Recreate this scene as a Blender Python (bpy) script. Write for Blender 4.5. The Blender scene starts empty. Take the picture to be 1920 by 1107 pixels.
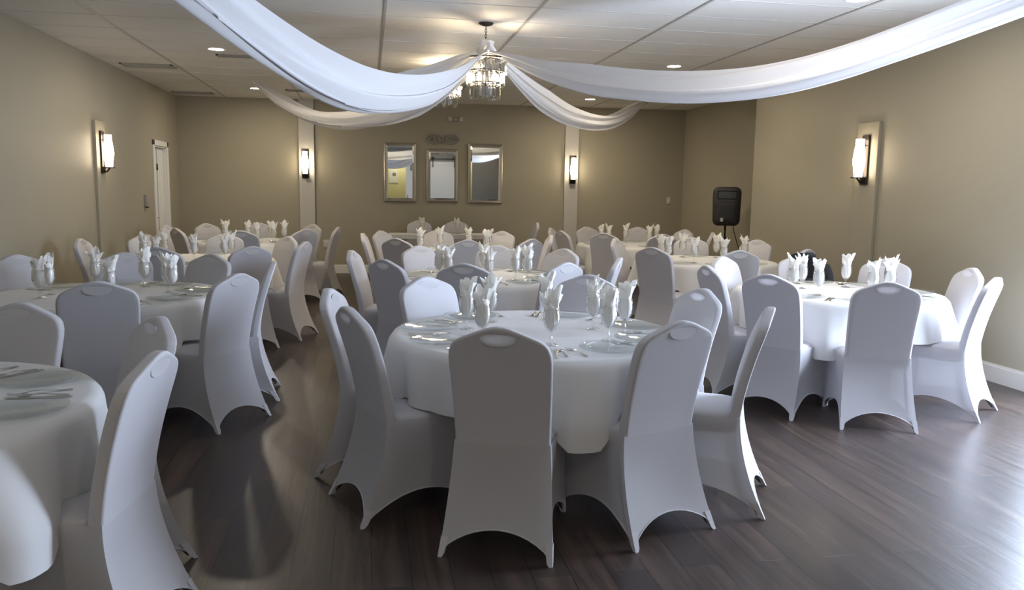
import bpy, bmesh, math, random
from mathutils import Vector, Matrix, noise
PI = math.pi
R = math.radians
SC = bpy.context.scene
COL = SC.collection
random.seed(4)

# ------------------------------------------------------------------ materials
def nodes(name):
    m = bpy.data.materials.new(name); m.use_nodes = True
    nt = m.node_tree; nt.nodes.clear()
    out = nt.nodes.new('ShaderNodeOutputMaterial')
    return m, nt, out
def N(nt, t, **kw):
    n = nt.nodes.new(t)
    for k, v in kw.items():
        if k in n.inputs: n.inputs[k].default_value = v
        else: setattr(n, k, v)
    return n
def L(nt, a, ao, b, bi): nt.links.new(a.outputs[ao], b.inputs[bi])
def col(c): return (c[0], c[1], c[2], 1)
def principled(name, c, rough=.5, metal=0, bump=0, bscale=60, var=0, vscale=4, spec=.5, sheen=0, **kw):
    m, nt, out = nodes(name)
    p = N(nt, 'ShaderNodeBsdfPrincipled', Roughness=rough, Metallic=metal)
    p.inputs['Base Color'].default_value = col(c)
    p.inputs['Specular IOR Level'].default_value = spec
    if sheen: p.inputs['Sheen Weight'].default_value = sheen
    tc = N(nt, 'ShaderNodeTexCoord')
    if var:
        nz = N(nt, 'ShaderNodeTexNoise', Scale=vscale, Detail=4.0)
        L(nt, tc, 'Object', nz, 'Vector')
        mx = N(nt, 'ShaderNodeMixRGB'); mx.inputs[1].default_value = col([x*(1-var) for x in c]); mx.inputs[2].default_value = col([min(1, x*(1+var)) for x in c])
        L(nt, nz, 'Fac', mx, 0); L(nt, mx, 0, p, 'Base Color')
    if bump:
        nb = N(nt, 'ShaderNodeTexNoise', Scale=bscale, Detail=3.0); L(nt, tc, 'Object', nb, 'Vector')
        b = N(nt, 'ShaderNodeBump', Strength=bump, Distance=.002); L(nt, nb, 'Fac', b, 'Height'); L(nt, b, 0, p, 'Normal')
    L(nt, p, 0, out, 0)
    return m
def fabric(name, c, trans=.25, alpha=0, bump=.15, bscale=500, rough=.8):
    m, nt, out = nodes(name)
    p = N(nt, 'ShaderNodeBsdfPrincipled', Roughness=rough); p.inputs['Base Color'].default_value = col(c)
    p.inputs['Specular IOR Level'].default_value = .25
    t = N(nt, 'ShaderNodeBsdfTranslucent'); t.inputs['Color'].default_value = col(c)
    tc = N(nt, 'ShaderNodeTexCoord')
    nb = N(nt, 'ShaderNodeTexNoise', Scale=bscale, Detail=2.0); L(nt, tc, 'Object', nb, 'Vector')
    b = N(nt, 'ShaderNodeBump', Strength=bump, Distance=.001); L(nt, nb, 'Fac', b, 'Height'); L(nt, b, 0, p, 'Normal')
    mx = N(nt, 'ShaderNodeMixShader', Fac=trans); L(nt, p, 0, mx, 1); L(nt, t, 0, mx, 2)
    if alpha:
        tr = N(nt, 'ShaderNodeBsdfTransparent'); m2 = N(nt, 'ShaderNodeMixShader', Fac=alpha)
        L(nt, mx, 0, m2, 1); L(nt, tr, 0, m2, 2); mx = m2
    L(nt, mx, 0, out, 0)
    return m
def thinglass(name, tint=(1, 1, 1), base=.04, refl=1.0, rough=.02):
    m, nt, out = nodes(name)
    tr = N(nt, 'ShaderNodeBsdfTransparent'); tr.inputs[0].default_value = col(tint)
    g = N(nt, 'ShaderNodeBsdfGlossy', Roughness=rough)
    lw = N(nt, 'ShaderNodeLayerWeight', Blend=.25)
    ma = N(nt, 'ShaderNodeMath', operation='MULTIPLY_ADD'); ma.inputs[1].default_value = refl; ma.inputs[2].default_value = base
    ma.use_clamp = True
    L(nt, lw, 'Fresnel', ma, 0)
    mx = N(nt, 'ShaderNodeMixShader'); L(nt, ma, 0, mx, 0); L(nt, tr, 0, mx, 1); L(nt, g, 0, mx, 2); L(nt, mx, 0, out, 0)
    return m
def emit(name, c, s):
    m, nt, out = nodes(name)
    e = N(nt, 'ShaderNodeEmission', Strength=s); e.inputs[0].default_value = col(c); L(nt, e, 0, out, 0)
    return m

def floor_mat():
    m, nt, out = nodes('dark_plank_floor')
    tc = N(nt, 'ShaderNodeTexCoord'); mp = N(nt, 'ShaderNodeMapping')
    mp.inputs['Rotation'].default_value = (0, 0, R(90)); L(nt, tc, 'Object', mp, 'Vector')
    br = N(nt, 'ShaderNodeTexBrick', Scale=1.0); br.offset = .37
    br.inputs['Brick Width'].default_value = 1.22; br.inputs['Row Height'].default_value = .155
    br.inputs['Mortar Size'].default_value = .0016; br.inputs['Mortar Smooth'].default_value = .1; br.inputs['Bias'].default_value = 0
    br.inputs['Color1'].default_value = (.0, .0, .0, 1); br.inputs['Color2'].default_value = (1, 1, 1, 1); br.inputs['Mortar'].default_value = (.5, .5, .5, 1)
    L(nt, mp, 0, br, 'Vector')
    # grain: stretched noise along the plank
    m2 = N(nt, 'ShaderNodeMapping'); m2.inputs['Scale'].default_value = (16, 1.1, 1); L(nt, tc, 'Object', m2, 'Vector')
    n1 = N(nt, 'ShaderNodeTexNoise', Scale=1.0, Detail=7.0, Roughness=.62, Distortion=.6); L(nt, m2, 0, n1, 'Vector')
    m3 = N(nt, 'ShaderNodeMapping'); m3.inputs['Scale'].default_value = (60, 3, 1); L(nt, tc, 'Object', m3, 'Vector')
    n2 = N(nt, 'ShaderNodeTexNoise', Scale=1.0, Detail=5.0); L(nt, m3, 0, n2, 'Vector')
    n3 = N(nt, 'ShaderNodeTexNoise', Scale=1.6, Detail=2.0); L(nt, tc, 'Object', n3, 'Vector')
    add = N(nt, 'ShaderNodeMath', operation='MULTIPLY_ADD'); add.inputs[1].default_value = .24; L(nt, br, 'Color', add, 0)
    mul = N(nt, 'ShaderNodeMath', operation='MULTIPLY_ADD'); mul.inputs[1].default_value = .8; mul.inputs[2].default_value = -.2; L(nt, n1, 'Fac', mul, 0); L(nt, mul, 0, add, 2)
    ad2 = N(nt, 'ShaderNodeMath', operation='MULTIPLY_ADD'); ad2.inputs[1].default_value = .3; L(nt, n2, 'Fac', ad2, 0); L(nt, add, 0, ad2, 2)
    ramp = N(nt, 'ShaderNodeValToRGB'); e = ramp.color_ramp.elements
    e[0].position = .12; e[0].color = (.017, .011, .0085, 1); e[1].position = .9; e[1].color = (.165, .098, .065, 1)
    x = e.new(.5); x.color = (.046, .029, .021, 1)
    L(nt, ad2, 0, ramp, 0)
    cool = N(nt, 'ShaderNodeMixRGB', blend_type='MIX'); cool.inputs[2].default_value = (.042, .034, .034, 1)
    rr = N(nt, 'ShaderNodeMath', operation='MULTIPLY'); rr.inputs[1].default_value = .6; L(nt, n3, 'Fac', rr, 0); L(nt, rr, 0, cool, 0); L(nt, ramp, 0, cool, 1)
    dk = N(nt, 'ShaderNodeMixRGB', blend_type='MIX'); dk.inputs[2].default_value = (.008, .006, .005, 1)
    L(nt, br, 'Fac', dk, 0); L(nt, cool, 0, dk, 1)
    p = N(nt, 'ShaderNodeBsdfPrincipled'); L(nt, dk, 0, p, 'Base Color')
    rg = N(nt, 'ShaderNodeMath', operation='MULTIPLY_ADD'); rg.inputs[1].default_value = .22; rg.inputs[2].default_value = .25
    L(nt, n1, 'Fac', rg, 0); L(nt, rg, 0, p, 'Roughness')
    b = N(nt, 'ShaderNodeBump', Strength=.25, Distance=.002); L(nt, n2, 'Fac', b, 'Height')
    b2 = N(nt, 'ShaderNodeBump', Strength=.5, Distance=.002); b2.invert = True; L(nt, br, 'Fac', b2, 'Height'); L(nt, b, 0, b2, 'Normal'); L(nt, b2, 0, p, 'Normal')
    L(nt, p, 0, out, 0)
    return m
def ceiling_mat():
    m, nt, out = nodes('acoustic_ceiling_tile')
    tc = N(nt, 'ShaderNodeTexCoord'); sx = N(nt, 'ShaderNodeSeparateXYZ'); L(nt, tc, 'Object', sx, 0)
    # lay-in tile: every 0.61 m along the room a thin joint
    d = N(nt, 'ShaderNodeMath', operation='PINGPONG'); d.inputs[1].default_value = .305; L(nt, sx, 'Y', d, 0)
    j = N(nt, 'ShaderNodeMath', operation='LESS_THAN'); j.inputs[1].default_value = .009; L(nt, d, 0, j, 0)
    nz = N(nt, 'ShaderNodeTexNoise', Scale=1.3, Detail=3.0); L(nt, tc, 'Object', nz, 'Vector')
    n2 = N(nt, 'ShaderNodeTexNoise', Scale=160.0, Detail=2.0); L(nt, tc, 'Object', n2, 'Vector')
    c1 = N(nt, 'ShaderNodeMixRGB'); c1.inputs[1].default_value = (.68, .66, .62, 1); c1.inputs[2].default_value = (.76, .74, .71, 1); L(nt, nz, 'Fac', c1, 0)
    c2 = N(nt, 'ShaderNodeMixRGB'); c2.inputs[2].default_value = (.56, .54, .50, 1); L(nt, j, 0, c2, 0); L(nt, c1, 0, c2, 1)
    p = N(nt, 'ShaderNodeBsdfPrincipled', Roughness=.6); L(nt, c2, 0, p, 'Base Color')
    b = N(nt, 'ShaderNodeBump', Strength=.25, Distance=.003); L(nt, n2, 'Fac', b, 'Height'); L(nt, b, 0, p, 'Normal')
    L(nt, p, 0, out, 0)
    return m

WHITE = (.80, .80, .81)
M = dict(
    cover=fabric('white_spandex_cover', (.60, .59, .615), .10, 0),
    skirt=fabric('stretched_spandex', (.64, .63, .65), .25, .08),
    sheer=fabric('single_layer_spandex', (.84, .83, .85), .45, .05),
    cloth=fabric('white_table_linen', (.82, .82, .82), .15, 0, .2, 300),
    napkin=fabric('napkin_linen', (.94, .93, .89), .12, 0, .3, 200),
    drape=fabric('sheer_drape', (.88, .88, .90), .40, 0, .1, 120),
    wall=principled('taupe_wall_paint', (.355, .323, .247), .55, bump=.1, bscale=90, var=.04, vscale=1.5, spec=.35),
    wallgrey=principled('grey_wall_paint', (.26, .25, .23), .6, bump=.1, bscale=90),
    yellow=principled('pale_yellow_paint', (.75, .72, .42), .6),
    pil=principled('pilaster_paint', (.52, .50, .46), .5),
    white=principled('white_trim_paint', (.78, .77, .74), .4),
    floor=floor_mat(), ceil=ceiling_mat(),
    tbar=principled('ceiling_grid_bar', (.40, .385, .36), .45),
    bronze=principled('dark_bronze', (.035, .028, .024), .4, .6),
    black=principled('black_plastic', (.012, .012, .014), .42),
    grille=principled('black_grille_cloth', (.02, .02, .022), .6, bump=.6, bscale=300),
    steel=principled('polished_steel', (.62, .62, .62), .16, 1),
    legsteel=principled('grey_leg_steel', (.25, .25, .26), .35, .8),
    silver=principled('antique_silver_frame', (.50, .47, .42), .32, .8, bump=.2, bscale=50),
    carve=principled('grey_carved_scroll', (.30, .285, .26), .45, .1, var=.3, vscale=30),
    mirror=principled('mirror_glass', (.80, .82, .80), .02, 1),
    plywood=principled('table_plywood', (.35, .25, .15), .5),
    glass=thinglass('clear_goblet_glass', (1, 1, 1), .03, .65),
    plate=thinglass('clear_plate_glass', (.975, .988, .984), .02, .34, .06),
    pane=thinglass('window_glass', (.97, .99, 1), .02, .4),
    crystal=thinglass('crystal_prism', (.96, .96, .93), .20, 1.0, .05),
    lamp=emit('lit_lamp_shade', (1, .82, .58), 24),
    down=emit('lit_downlight', (1, .86, .66), 60),
    bulb=emit('lit_bulb', (1, .76, .46), 110),
    vent=principled('vent_metal', (.33, .31, .28), .5),
    dark=principled('gap_shade_and_print', (.02, .018, .015), .7),  # painted shade in the door gap and vents, also the flower print
    grey=principled('grey_plastic', (.28, .27, .25), .5),
    red=principled('red_trim', (.45, .01, .02), .7),
    jacket=principled('black_jacket_cloth', (.014, .014, .018), .85, bump=.4, bscale=120),
    wood=principled('dark_oak', (.10, .05, .03), .5),
)

# ------------------------------------------------------------------ helpers
def obj(name, bm, mat, parent=None, loc=None, sharp=None, smooth=True):
    me = bpy.data.meshes.new(name)
    if isinstance(bm, bmesh.types.BMesh):
        bm.normal_update(); bm.to_mesh(me); bm.free()
    else: me = bm; me.name = name
    if not me.materials: me.materials.append(mat)
    me.shade_smooth() if smooth else me.shade_flat()
    if sharp: me.set_sharp_from_angle(angle=R(sharp))
    o = bpy.data.objects.new(name, me); COL.objects.link(o)
    if loc: o.location = loc
    if parent: o.parent = parent
    return o
def tag(o, label, cat, group=None):
    o['label'] = label; o['category'] = cat
    if group: o['group'] = group
    return o
def thing(name, label, cat, loc=(0, 0, 0), rz=0, group=None):
    o = bpy.data.objects.new(name, None); o.empty_display_size = .1; COL.objects.link(o)
    o.location = loc; o.rotation_euler = (0, 0, rz)
    return tag(o, label, cat, group)
def struct(name, bm, mat, parent=None, **kw):
    o = obj(name, bm, mat, parent, **kw)
    if not parent: o['kind'] = 'structure'
    return o
def dup(root, loc, rz, label, group=None):
    r = root.copy(); COL.objects.link(r); r.location = loc; r.rotation_euler = (0, 0, rz); r['label'] = label
    if group: r['group'] = group
    for ch in list(root.children):
        c = ch.copy(); COL.objects.link(c); c.parent = r
        for g in list(ch.children):
            d = g.copy(); COL.objects.link(d); d.parent = c
    return r
def box(bm, x0, x1, y0, y1, z0, z1, bev=0, seg=2, mat=None):
    vs = [bm.verts.new((x, y, z)) for x in (x0, x1) for y in (y0, y1) for z in (z0, z1)]
    idx = [(0, 1, 3, 2), (4, 6, 7, 5), (0, 4, 5, 1), (2, 3, 7, 6), (0, 2, 6, 4), (1, 5, 7, 3)]
    fs = [bm.faces.new([vs[i] for i in f]) for f in idx]
    if mat:
        for v in vs: v.co = mat @ v.co
    if bev:
        es = list({e for f in fs for e in f.edges})
        bmesh.ops.bevel(bm, geom=es, offset=bev, segments=seg, profile=.5, affect='EDGES')
    return bm
def bx(*a, **k): return box(bmesh.new(), *a, **k)
def lathe(bm, prof, n=24, cx=0, cy=0, z0=0, closed=False):
    rings = []
    for r, z in prof:
        if r < 1e-6: rings.append([bm.verts.new((cx, cy, z0+z))])
        else: rings.append([bm.verts.new((cx+r*math.cos(2*PI*i/n), cy+r*math.sin(2*PI*i/n), z0+z)) for i in range(n)])
    for a, b in zip(rings, rings[1:]):
        for i in range(n):
            j = (i+1) % n
            if len(a) == 1 and len(b) == 1: continue
            if len(a) == 1: bm.faces.new((a[0], b[i], b[j]))
            elif len(b) == 1: bm.faces.new((a[i], b[0], a[j]))
            else: bm.faces.new((a[i], b[i], b[j], a[j]))
    return bm
def tube(bm, pts, r, n=8, closed=False, cap=True):
    P = [Vector(p) for p in pts]; m = len(P); rings = []
    rad = r if isinstance(r, (list, tuple)) else [r]*m
    up = None
    for i in range(m):
        if closed: t = P[(i+1) % m]-P[i-1]
        else: t = P[min(i+1, m-1)]-P[max(i-1, 0)]
        t.normalize()
        if up is None: up = Vector((0, 0, 1)) if abs(t.z) < .9 else Vector((1, 0, 0))
        s = t.cross(up)
        if s.length < 1e-5: s = t.orthogonal()
        s.normalize(); u = s.cross(t).normalized(); up = u
        rings.append([bm.verts.new(P[i]+(s*math.cos(2*PI*k/n)+u*math.sin(2*PI*k/n))*rad[i]) for k in range(n)])
    for i in range(m if closed else m-1):
        a, b = rings[i], rings[(i+1) % m]
        for k in range(n): bm.faces.new((a[k], b[k], b[(k+1) % n], a[(k+1) % n]))
    if cap and not closed:
        bm.faces.new(rings[0]); bm.faces.new(rings[-1][::-1])
    return bm
def interp(tab, x):
    if x <= tab[0][0]: return tab[0][1]
    for (a, b), (c, d) in zip(tab, tab[1:]):
        if x <= c: return b+(d-b)*(x-a)/(c-a)
    return tab[-1][1]
def curve2d(splines, ext, bev, off=0, seg=3):
    cu = bpy.data.curves.new('tmp', 'CURVE'); cu.dimensions = '2D'; cu.fill_mode = 'BOTH'
    cu.extrude = ext; cu.bevel_depth = bev; cu.bevel_resolution = seg; cu.offset = off
    for pts in splines:
        s = cu.splines.new('POLY'); s.points.add(len(pts)-1); s.use_cyclic_u = True
        for p, q in zip(s.points, pts): p.co = (q[0], q[1], 0, 1)
    o = bpy.data.objects.new('tmp', cu); COL.objects.link(o)
    dg = bpy.context.evaluated_depsgraph_get(); dg.update()
    me = bpy.data.meshes.new_from_object(o.evaluated_get(dg))
    bm = bmesh.new(); bm.from_mesh(me)
    bpy.data.objects.remove(o); bpy.data.curves.remove(cu); bpy.data.meshes.remove(me)
    bmesh.ops.remove_doubles(bm, verts=bm.verts, dist=1e-5)
    return bm

# ------------------------------------------------------------------ room shell
XL, XR, XA = -3.18, 5.04, 5.73          # left wall, right wall, alcove wall
YF, YC, HC = -1.6, 10.04, 3.0           # wall behind the viewer, outer corner of the right wall, ceiling height
def yb(x): return 14.42-.045*x          # the back wall stands a little off square
struct('floor', bx(XL-.15, XA+.15, -3.2, 14.9, -.1, 0), M['floor'], smooth=False)
struct('ceiling', bx(XL-.15, XA+.15, -3.2, 14.9, HC, HC+.1), M['ceil'], smooth=False)
struct('wall_left', box(bx(XL-.15, XL, YF-.15, 12.98, 0, HC), XL-.15, XL, 13.74, 14.9, 0, HC), M['wall'], smooth=False)
bm = bpy.data.objects['wall_left'].data
b = bmesh.new(); b.from_mesh(bm); box(b, XL-.15, XL, 12.98, 13.74, 2.1, HC); b.to_mesh(bm); b.free()
# back wall: slightly skewed box
def skew(bm):
    for v in bm.verts: v.co.y += yb(v.co.x)
    return bm
struct('wall_back', skew(bx(XL-.1, XA+.1, 0, .15, 0, HC)), M['wall'], smooth=False)
struct('wall_alcove', bx(XA, XA+.15, YC-.2, 14.4, 0, HC), M['wall'], smooth=False)
WY0, WY1, WZ0, WZ1 = 3.45, 5.12, .08, 2.30     # daylight window in the right wall
b = bmesh.new()
box(b, XR, XR+.16, WY1, YC, 0, HC); box(b, XR, XR+.16, YF-.15, WY0, 0, HC)
box(b, XR, XR+.16, WY0, WY1, 0, WZ0); box(b, XR, XR+.16, WY0, WY1, WZ1, HC)
box(b, XR+.16, XA+.1, YC-.15, YC, 0, HC)
struct('wall_right', b, M['wall'], smooth=False)
# wall behind the viewer with a doorway and two sliding barn doors
b = bmesh.new()
box(b, XL-.15, -.87, YF-.15, YF, 0, HC); box(b, -.02, XR+.15, YF-.15, YF, 0, HC); box(b, -.87, -.02, YF-.15, YF, 2.38, HC)
struct('wall_front', b, M['wallgrey'], smooth=False)
struct('wall_passage', box(box(bx(-1.7, .9, -3.1, -2.95, 0, HC), -1.7, -1.6, -2.95, YF-.15, 0, HC), .8, .9, -2.95, YF-.15, 0, HC), M['yellow'], smooth=False)
# baseboards
def bboard(b, p0, p1, nx, ny, h=.15, t=.016):
    p0 = Vector((p0[0], p0[1], 0)); p1 = Vector((p1[0], p1[1], 0)); n = Vector((nx, ny, 0))
    for (h0, h1, tt) in ((0, h-.02, t), (h-.02, h, t*.6)):
        v = [b.verts.new(p+n*o+Vector((0, 0, z))) for p in (p0, p1) for o in (0, tt) for z in (h0, h1)]
        for f in ((0, 1, 3, 2), (4, 6, 7, 5), (0, 4, 5, 1), (2, 3, 7, 6), (0, 2, 6, 4), (1, 5, 7, 3)): b.faces.new([v[i] for i in f])
    return b
struct('baseboard_left', bboard(bboard(bmesh.new(), (XL, YF), (XL, 12.90), 1, 0), (XL, 13.82), (XL, yb(XL)), 1, 0), M['white'], smooth=False)
struct('baseboard_back', bboard(bmesh.new(), (XL, yb(XL)), (XA, yb(XA)), 0, -1), M['white'], smooth=False)
struct('baseboard_right', bboard(bboard(bmesh.new(), (XR, WY1+.1), (XR, YC), -1, 0), (XR, YF), (XR, WY0-.1), -1, 0), M['white'], smooth=False)
struct('baseboard_alcove', bboard(bmesh.new(), (XA, YC), (XA, yb(XA)), -1, 0), M['white'], smooth=False)
# ceiling grid bars
b = bmesh.new()
for k in range(-2, 5):
    x = .15+1.255*k
    if XL < x < XA: box(b, x-.012, x+.012, -1.6, 14.5, HC-.006, HC+.01)
struct('trim_1', b, M['tbar'], smooth=False)
b = bmesh.new()
for y0 in range(-2, 24):
    y = .61*y0+.0
    if y > -1.5: box(b, XL, XA if y > YC else XR, y-.009, y+.009, HC-.003, HC+.01)
struct('trim_2', b, M['ceil'], smooth=False)
# pilasters on the back wall and wall panels behind the side sconces
for i, (x0, x1) in enumerate(((-1.175, -.92), (3.49, 3.735))):
    struct('trim_%d' % (3+i), skew(bx(x0, x1, -.045, 0, 0, HC)), M['pil'], smooth=False)
struct('trim_5', bx(XL, XL+.035, 10.26, 10.62, .15, 2.25, bev=.004), M['wall'], smooth=False)
struct('trim_6', bx(XR-.035, XR, 7.34, 7.70, .15, 2.24, bev=.004), M['wall'], smooth=False)

# the daylight window (outside the picture on the right)
w = bpy.data.objects.new('window_1', None); COL.objects.link(w); w.location = (XR, (WY0+WY1)/2, WZ0); w['kind'] = 'structure'
b = bmesh.new(); wl = (WY1-WY0)/2; wh = WZ1-WZ0
box(b, -.02, .12, -wl, wl, 0, .06); box(b, -.02, .12, -wl, wl, wh-.06, wh)
for y in (-wl, -.03, wl-.06): box(b, -.02, .12, y, y+.06, .06, wh-.06)
obj('window_frame', b, M['white'], w, smooth=False)
obj('window_pane', bx(.05, .058, -wl+.06, wl-.06, .06, wh-.06), M['pane'], w, smooth=False)

# left door, ajar in its white casing
d = bpy.data.objects.new('door_1', None); COL.objects.link(d); d.location = (XL, 12.98, 0); d['kind'] = 'structure'
b = bmesh.new()
box(b, 0, .022, -.075, 0, 0, 2.18, bev=.004); box(b, 0, .022, .76, .835, 0, 2.18, bev=.004); box(b, 0, .022, -.075, .835, 2.1, 2.18, bev=.004)
box(b, -.15, 0, 0, .02, 0, 2.1); box(b, -.15, 0, .74, .76, 0, 2.1); box(b, -.15, 0, 0, .76, 2.08, 2.1)
obj('door_casing', b, M['white'], d, smooth=False)
lf = obj('door_leaf', bx(-.09, -.05, .03, .335, .01, 2.07), M['white'], d, smooth=False)
b = bx(-.09, -.05, .39, .735, .01, 2.07); box(b, -.05, -.043, .47, .49, .01, 2.07); box(b, -.05, -.043, .64, .66, .01, 2.07)
obj('door_leaf', b, M['white'], d, smooth=False)
b = bmesh.new()
for z in (.28, 1.78):
    box(b, -.052, -.044, .33, .395, z-.05, z+.05); tube(b, [(-.044, .362, z-.05), (-.044, .362, z+.05)], .010)
obj('hinge', b, M['bronze'], lf)
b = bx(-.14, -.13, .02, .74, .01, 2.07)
obj('painted_gap_shade', b, M['dark'], d, smooth=False)  # dark sheet painted as the shade behind the door gap
b = bmesh.new(); tube(b, [(-.05, .10, 1.0), (-.01, .10, 1.0)], .009); tube(b, [(-.012, .09, 1.0), (-.012, .19, 1.0)], .009)
obj('door_handle', b, M['steel'], lf)

# barn doors and doorway behind the viewer (seen in the wall mirrors)
for i, (x0, x1) in enumerate(((-.06, .66), (.74, 1.94))):
    t = thing('barn_door', ('white sliding barn door beside the yellow doorway', 'wider white sliding barn door on the grey wall')[i], 'door', ((x0+x1)/2, YF+.03, .02))
    w2 = (x1-x0)/2
    b = bx(-w2, w2, 0, .04, 0, 2.36)
    box(b, -w2, w2, .04, .055, 2.24, 2.36); box(b, -w2, w2, .04, .055, 0, .14); box(b, -w2, -w2+.1, .04, .055, .14, 2.24); box(b, w2-.1, w2, .04, .055, .14, 2.24)
    obj('door_panel', b, M['white'], t, smooth=False)
    for sx in (-1, 1):
        b = bx(sx*(w2-.2)-.018, sx*(w2-.2)+.018, .056, .066, 2.16, 2.52)
        tube(b, [(sx*(w2-.2), .046, 2.50), (sx*(w2-.2), .078, 2.50)], .045, 16)
        obj('hanger', b, M['black'], t)
    b = bmesh.new(); x = -w2+.07
    tube(b, [(x, .055, .95), (x, .085, .97), (x, .085, 1.23), (x, .055, 1.25)], .009)
    obj('door_handle', b, M['black'], t)
tag(obj('door_rail', bx(-1.1, 2.1, YF+.018, YF+.028, 2.46, 2.50), M['black'], smooth=False), 'black steel rail above the white barn doors', 'rail')
t = thing('framed_picture', 'small white picture with dark flower in the yellow passage', 'picture', (-.60, -2.95, 1.72))
obj('picture_frame', bx(-.17, .17, 0, .025, 0, .5), M['white'], t, smooth=False)
b = bmesh.new()
for k in range(7):
    a = k*2*PI/7; v = []
    for q in range(8):
        u = q*2*PI/8; v.append(b.verts.new((.03+.045*math.cos(a)+.03*math.cos(u), .027, .33+.045*math.sin(a)+.022*math.sin(u))))
    b.faces.new(v)
obj('flower_print', b, M['dark'], t)

# ------------------------------------------------------------------ covered banquet chair
def back_y(z): return -.200-.135*(max(0, z-.42)/.545)**1.55
def make_chair():
    t = thing('banquet_chair', 'x', 'chair')
    # backrest slab with its hand hole
    half = [(.196, .395), (.200, .44), (.2015, .50), (.204, .58), (.2075, .68), (.2115, .78), (.212, .825), (.209, .855), (.200, .880), (.186, .898),
            (.166, .911), (.142, .922), (.112, .934), (.080, .947), (.050, .958), (.024, .9645), (0, .966)]
    out = [(x, z) for x, z in half]+[(-x, z) for x, z in half[-2::-1]]
    hole = []
    for k in range(22):
        a = 2*PI*k/22; x = .062*math.cos(a); z = math.sin(a)
        hole.append((x, .921+(.011*z if z > 0 else .021*z)-.12*x*x*4*.25))
    b = curve2d([out, hole], .012, .012, -.012, 3)
    for z in [.43+.03*i for i in range(18)]:
        bmesh.ops.bisect_plane(b, geom=b.verts[:]+b.edges[:]+b.faces[:], plane_co=(0, z, 0), plane_no=(0, 1, 0))
    for x in [-.18+.045*i for i in range(9)]:
        bmesh.ops.bisect_plane(b, geom=b.verts[:]+b.edges[:]+b.faces[:], plane_co=(x, 0, 0), plane_no=(1, 0, 0))
    for v in b.verts:
        x, z, d = v.co.x, v.co.y, -v.co.z
        # padded inner face bulges a little
        e = max(0, 1-(x/.2)**4)*max(0, min(1, (.93-z)/.1))
        dd = d+.024+(.012*e if d > .01 else 0)
        v.co = Vector((x, back_y(z)+dd, z))
    bmesh.ops.recalc_face_normals(b, faces=b.faces)
    bk = obj('backrest', b, M['cover'], t, sharp=50)
    # thin fabric across the hand hole, both faces
    b = bmesh.new()
    for yo in (-.0012, .0508):
        v = [b.verts.new((x*1.22, back_y(z)+yo, .920+(z-.920)*1.8)) for x, z in hole]
        c = b.verts.new((0, back_y(.917)+(-.0012 if yo < .02 else .0508), .917))
        for k in range(22): b.faces.new((v[k], v[(k+1) % 22], c))
    obj('handle_opening', b, M['sheer'], bk)
    # seat cushion
    b = bmesh.new(); rings = []
    n = 48
    def se(a, rx, ry, p=5):
        c, s = math.cos(a), math.sin(a); k = (abs(c)**p+abs(s)**p)**(-1/p); return rx*c*k, ry*s*k
    for (s, z) in ((0, .398), (.90, .398), (.985, .404), (1.0, .42), (1.0, .445), (.98, .463), (.92, .474), (.75, .481), (.45, .486), (0, .488)):
        if s == 0: rings.append([b.verts.new((0, .02, z))])
        else:
            rg = []
            for i in range(n):
                x, y = se(2*PI*i/n, .200*s, .213*s); rg.append(b.verts.new((x*(1+.03*(y/.215)), y+.02, z)))
            rings.append(rg)
    for a, c in zip(rings, rings[1:]):
        for i in range(n):
            j = (i+1) % n
            if len(a) == 1: b.faces.new((a[0], c[j], c[i]))
            elif len(c) == 1: b.faces.new((a[i], a[j], c[0]))
            else: b.faces.new((a[i], a[j], c[j], c[i]))
    obj('seat', b, M['cover'], t)
    # stretched skirt
    zt = .462
    def corner(i, z):
        f = max(0, (zt-z)/zt)
        top = [(.214, .232), (-.214, .232), (-.203, -.2015), (.203, -.2015)][i]
        bot = [(.222, .245), (-.222, .245), (-.236, -.335), (.236, -.335)][i]
        g = f**1.0 if i < 2 else f**1.8
        return Vector((top[0]+(bot[0]-top[0])*f, top[1]+(bot[1]-top[1])*g, z))
    arch = [.085, .11, .097, .11]
    NS, NV = 14, 14
    b = bmesh.new(); cols = []; hem = []
    for s in range(4):
        for k in range(NS):
            tt = k/NS; c = []
            zh = .012+arch[s]*max(0, 1-abs(2*tt-1)**2)**.72
            for q in range(NV+1):
                v = q/NV; z = zt+(zh-zt)*v
                A, B = corner(s, z), corner((s+1) % 4, z)
                p = A.lerp(B, tt); mid = (A+B)/2-Vector((0, 0, z)); nrm = Vector((mid.x, mid.y-.0, 0)).normalized()
                f = (zt-z)/zt
                bow = .030*math.sin(PI*tt)*math.sin(PI*min(1, f)**1.4)*(1.0 if s != 2 else .4)
                p = p-nrm*bow
                c.append(b.verts.new(p))
            cols.append(c); hem.append(c[-1].co.copy())
    for i in range(len(cols)):
        a, c = cols[i], cols[(i+1) % len(cols)]
        for q in range(NV): b.faces.new((a[q], a[q+1], c[q+1], c[q]))
    bmesh.ops.recalc_face_normals(b, faces=b.faces)
    sk = obj('skirt', b, M['skirt'], t, sharp=40)
    b = bmesh.new(); tube(b, hem, .0032, 6, closed=True)
    obj('hem_band', b, M['cover'], sk)
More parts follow.
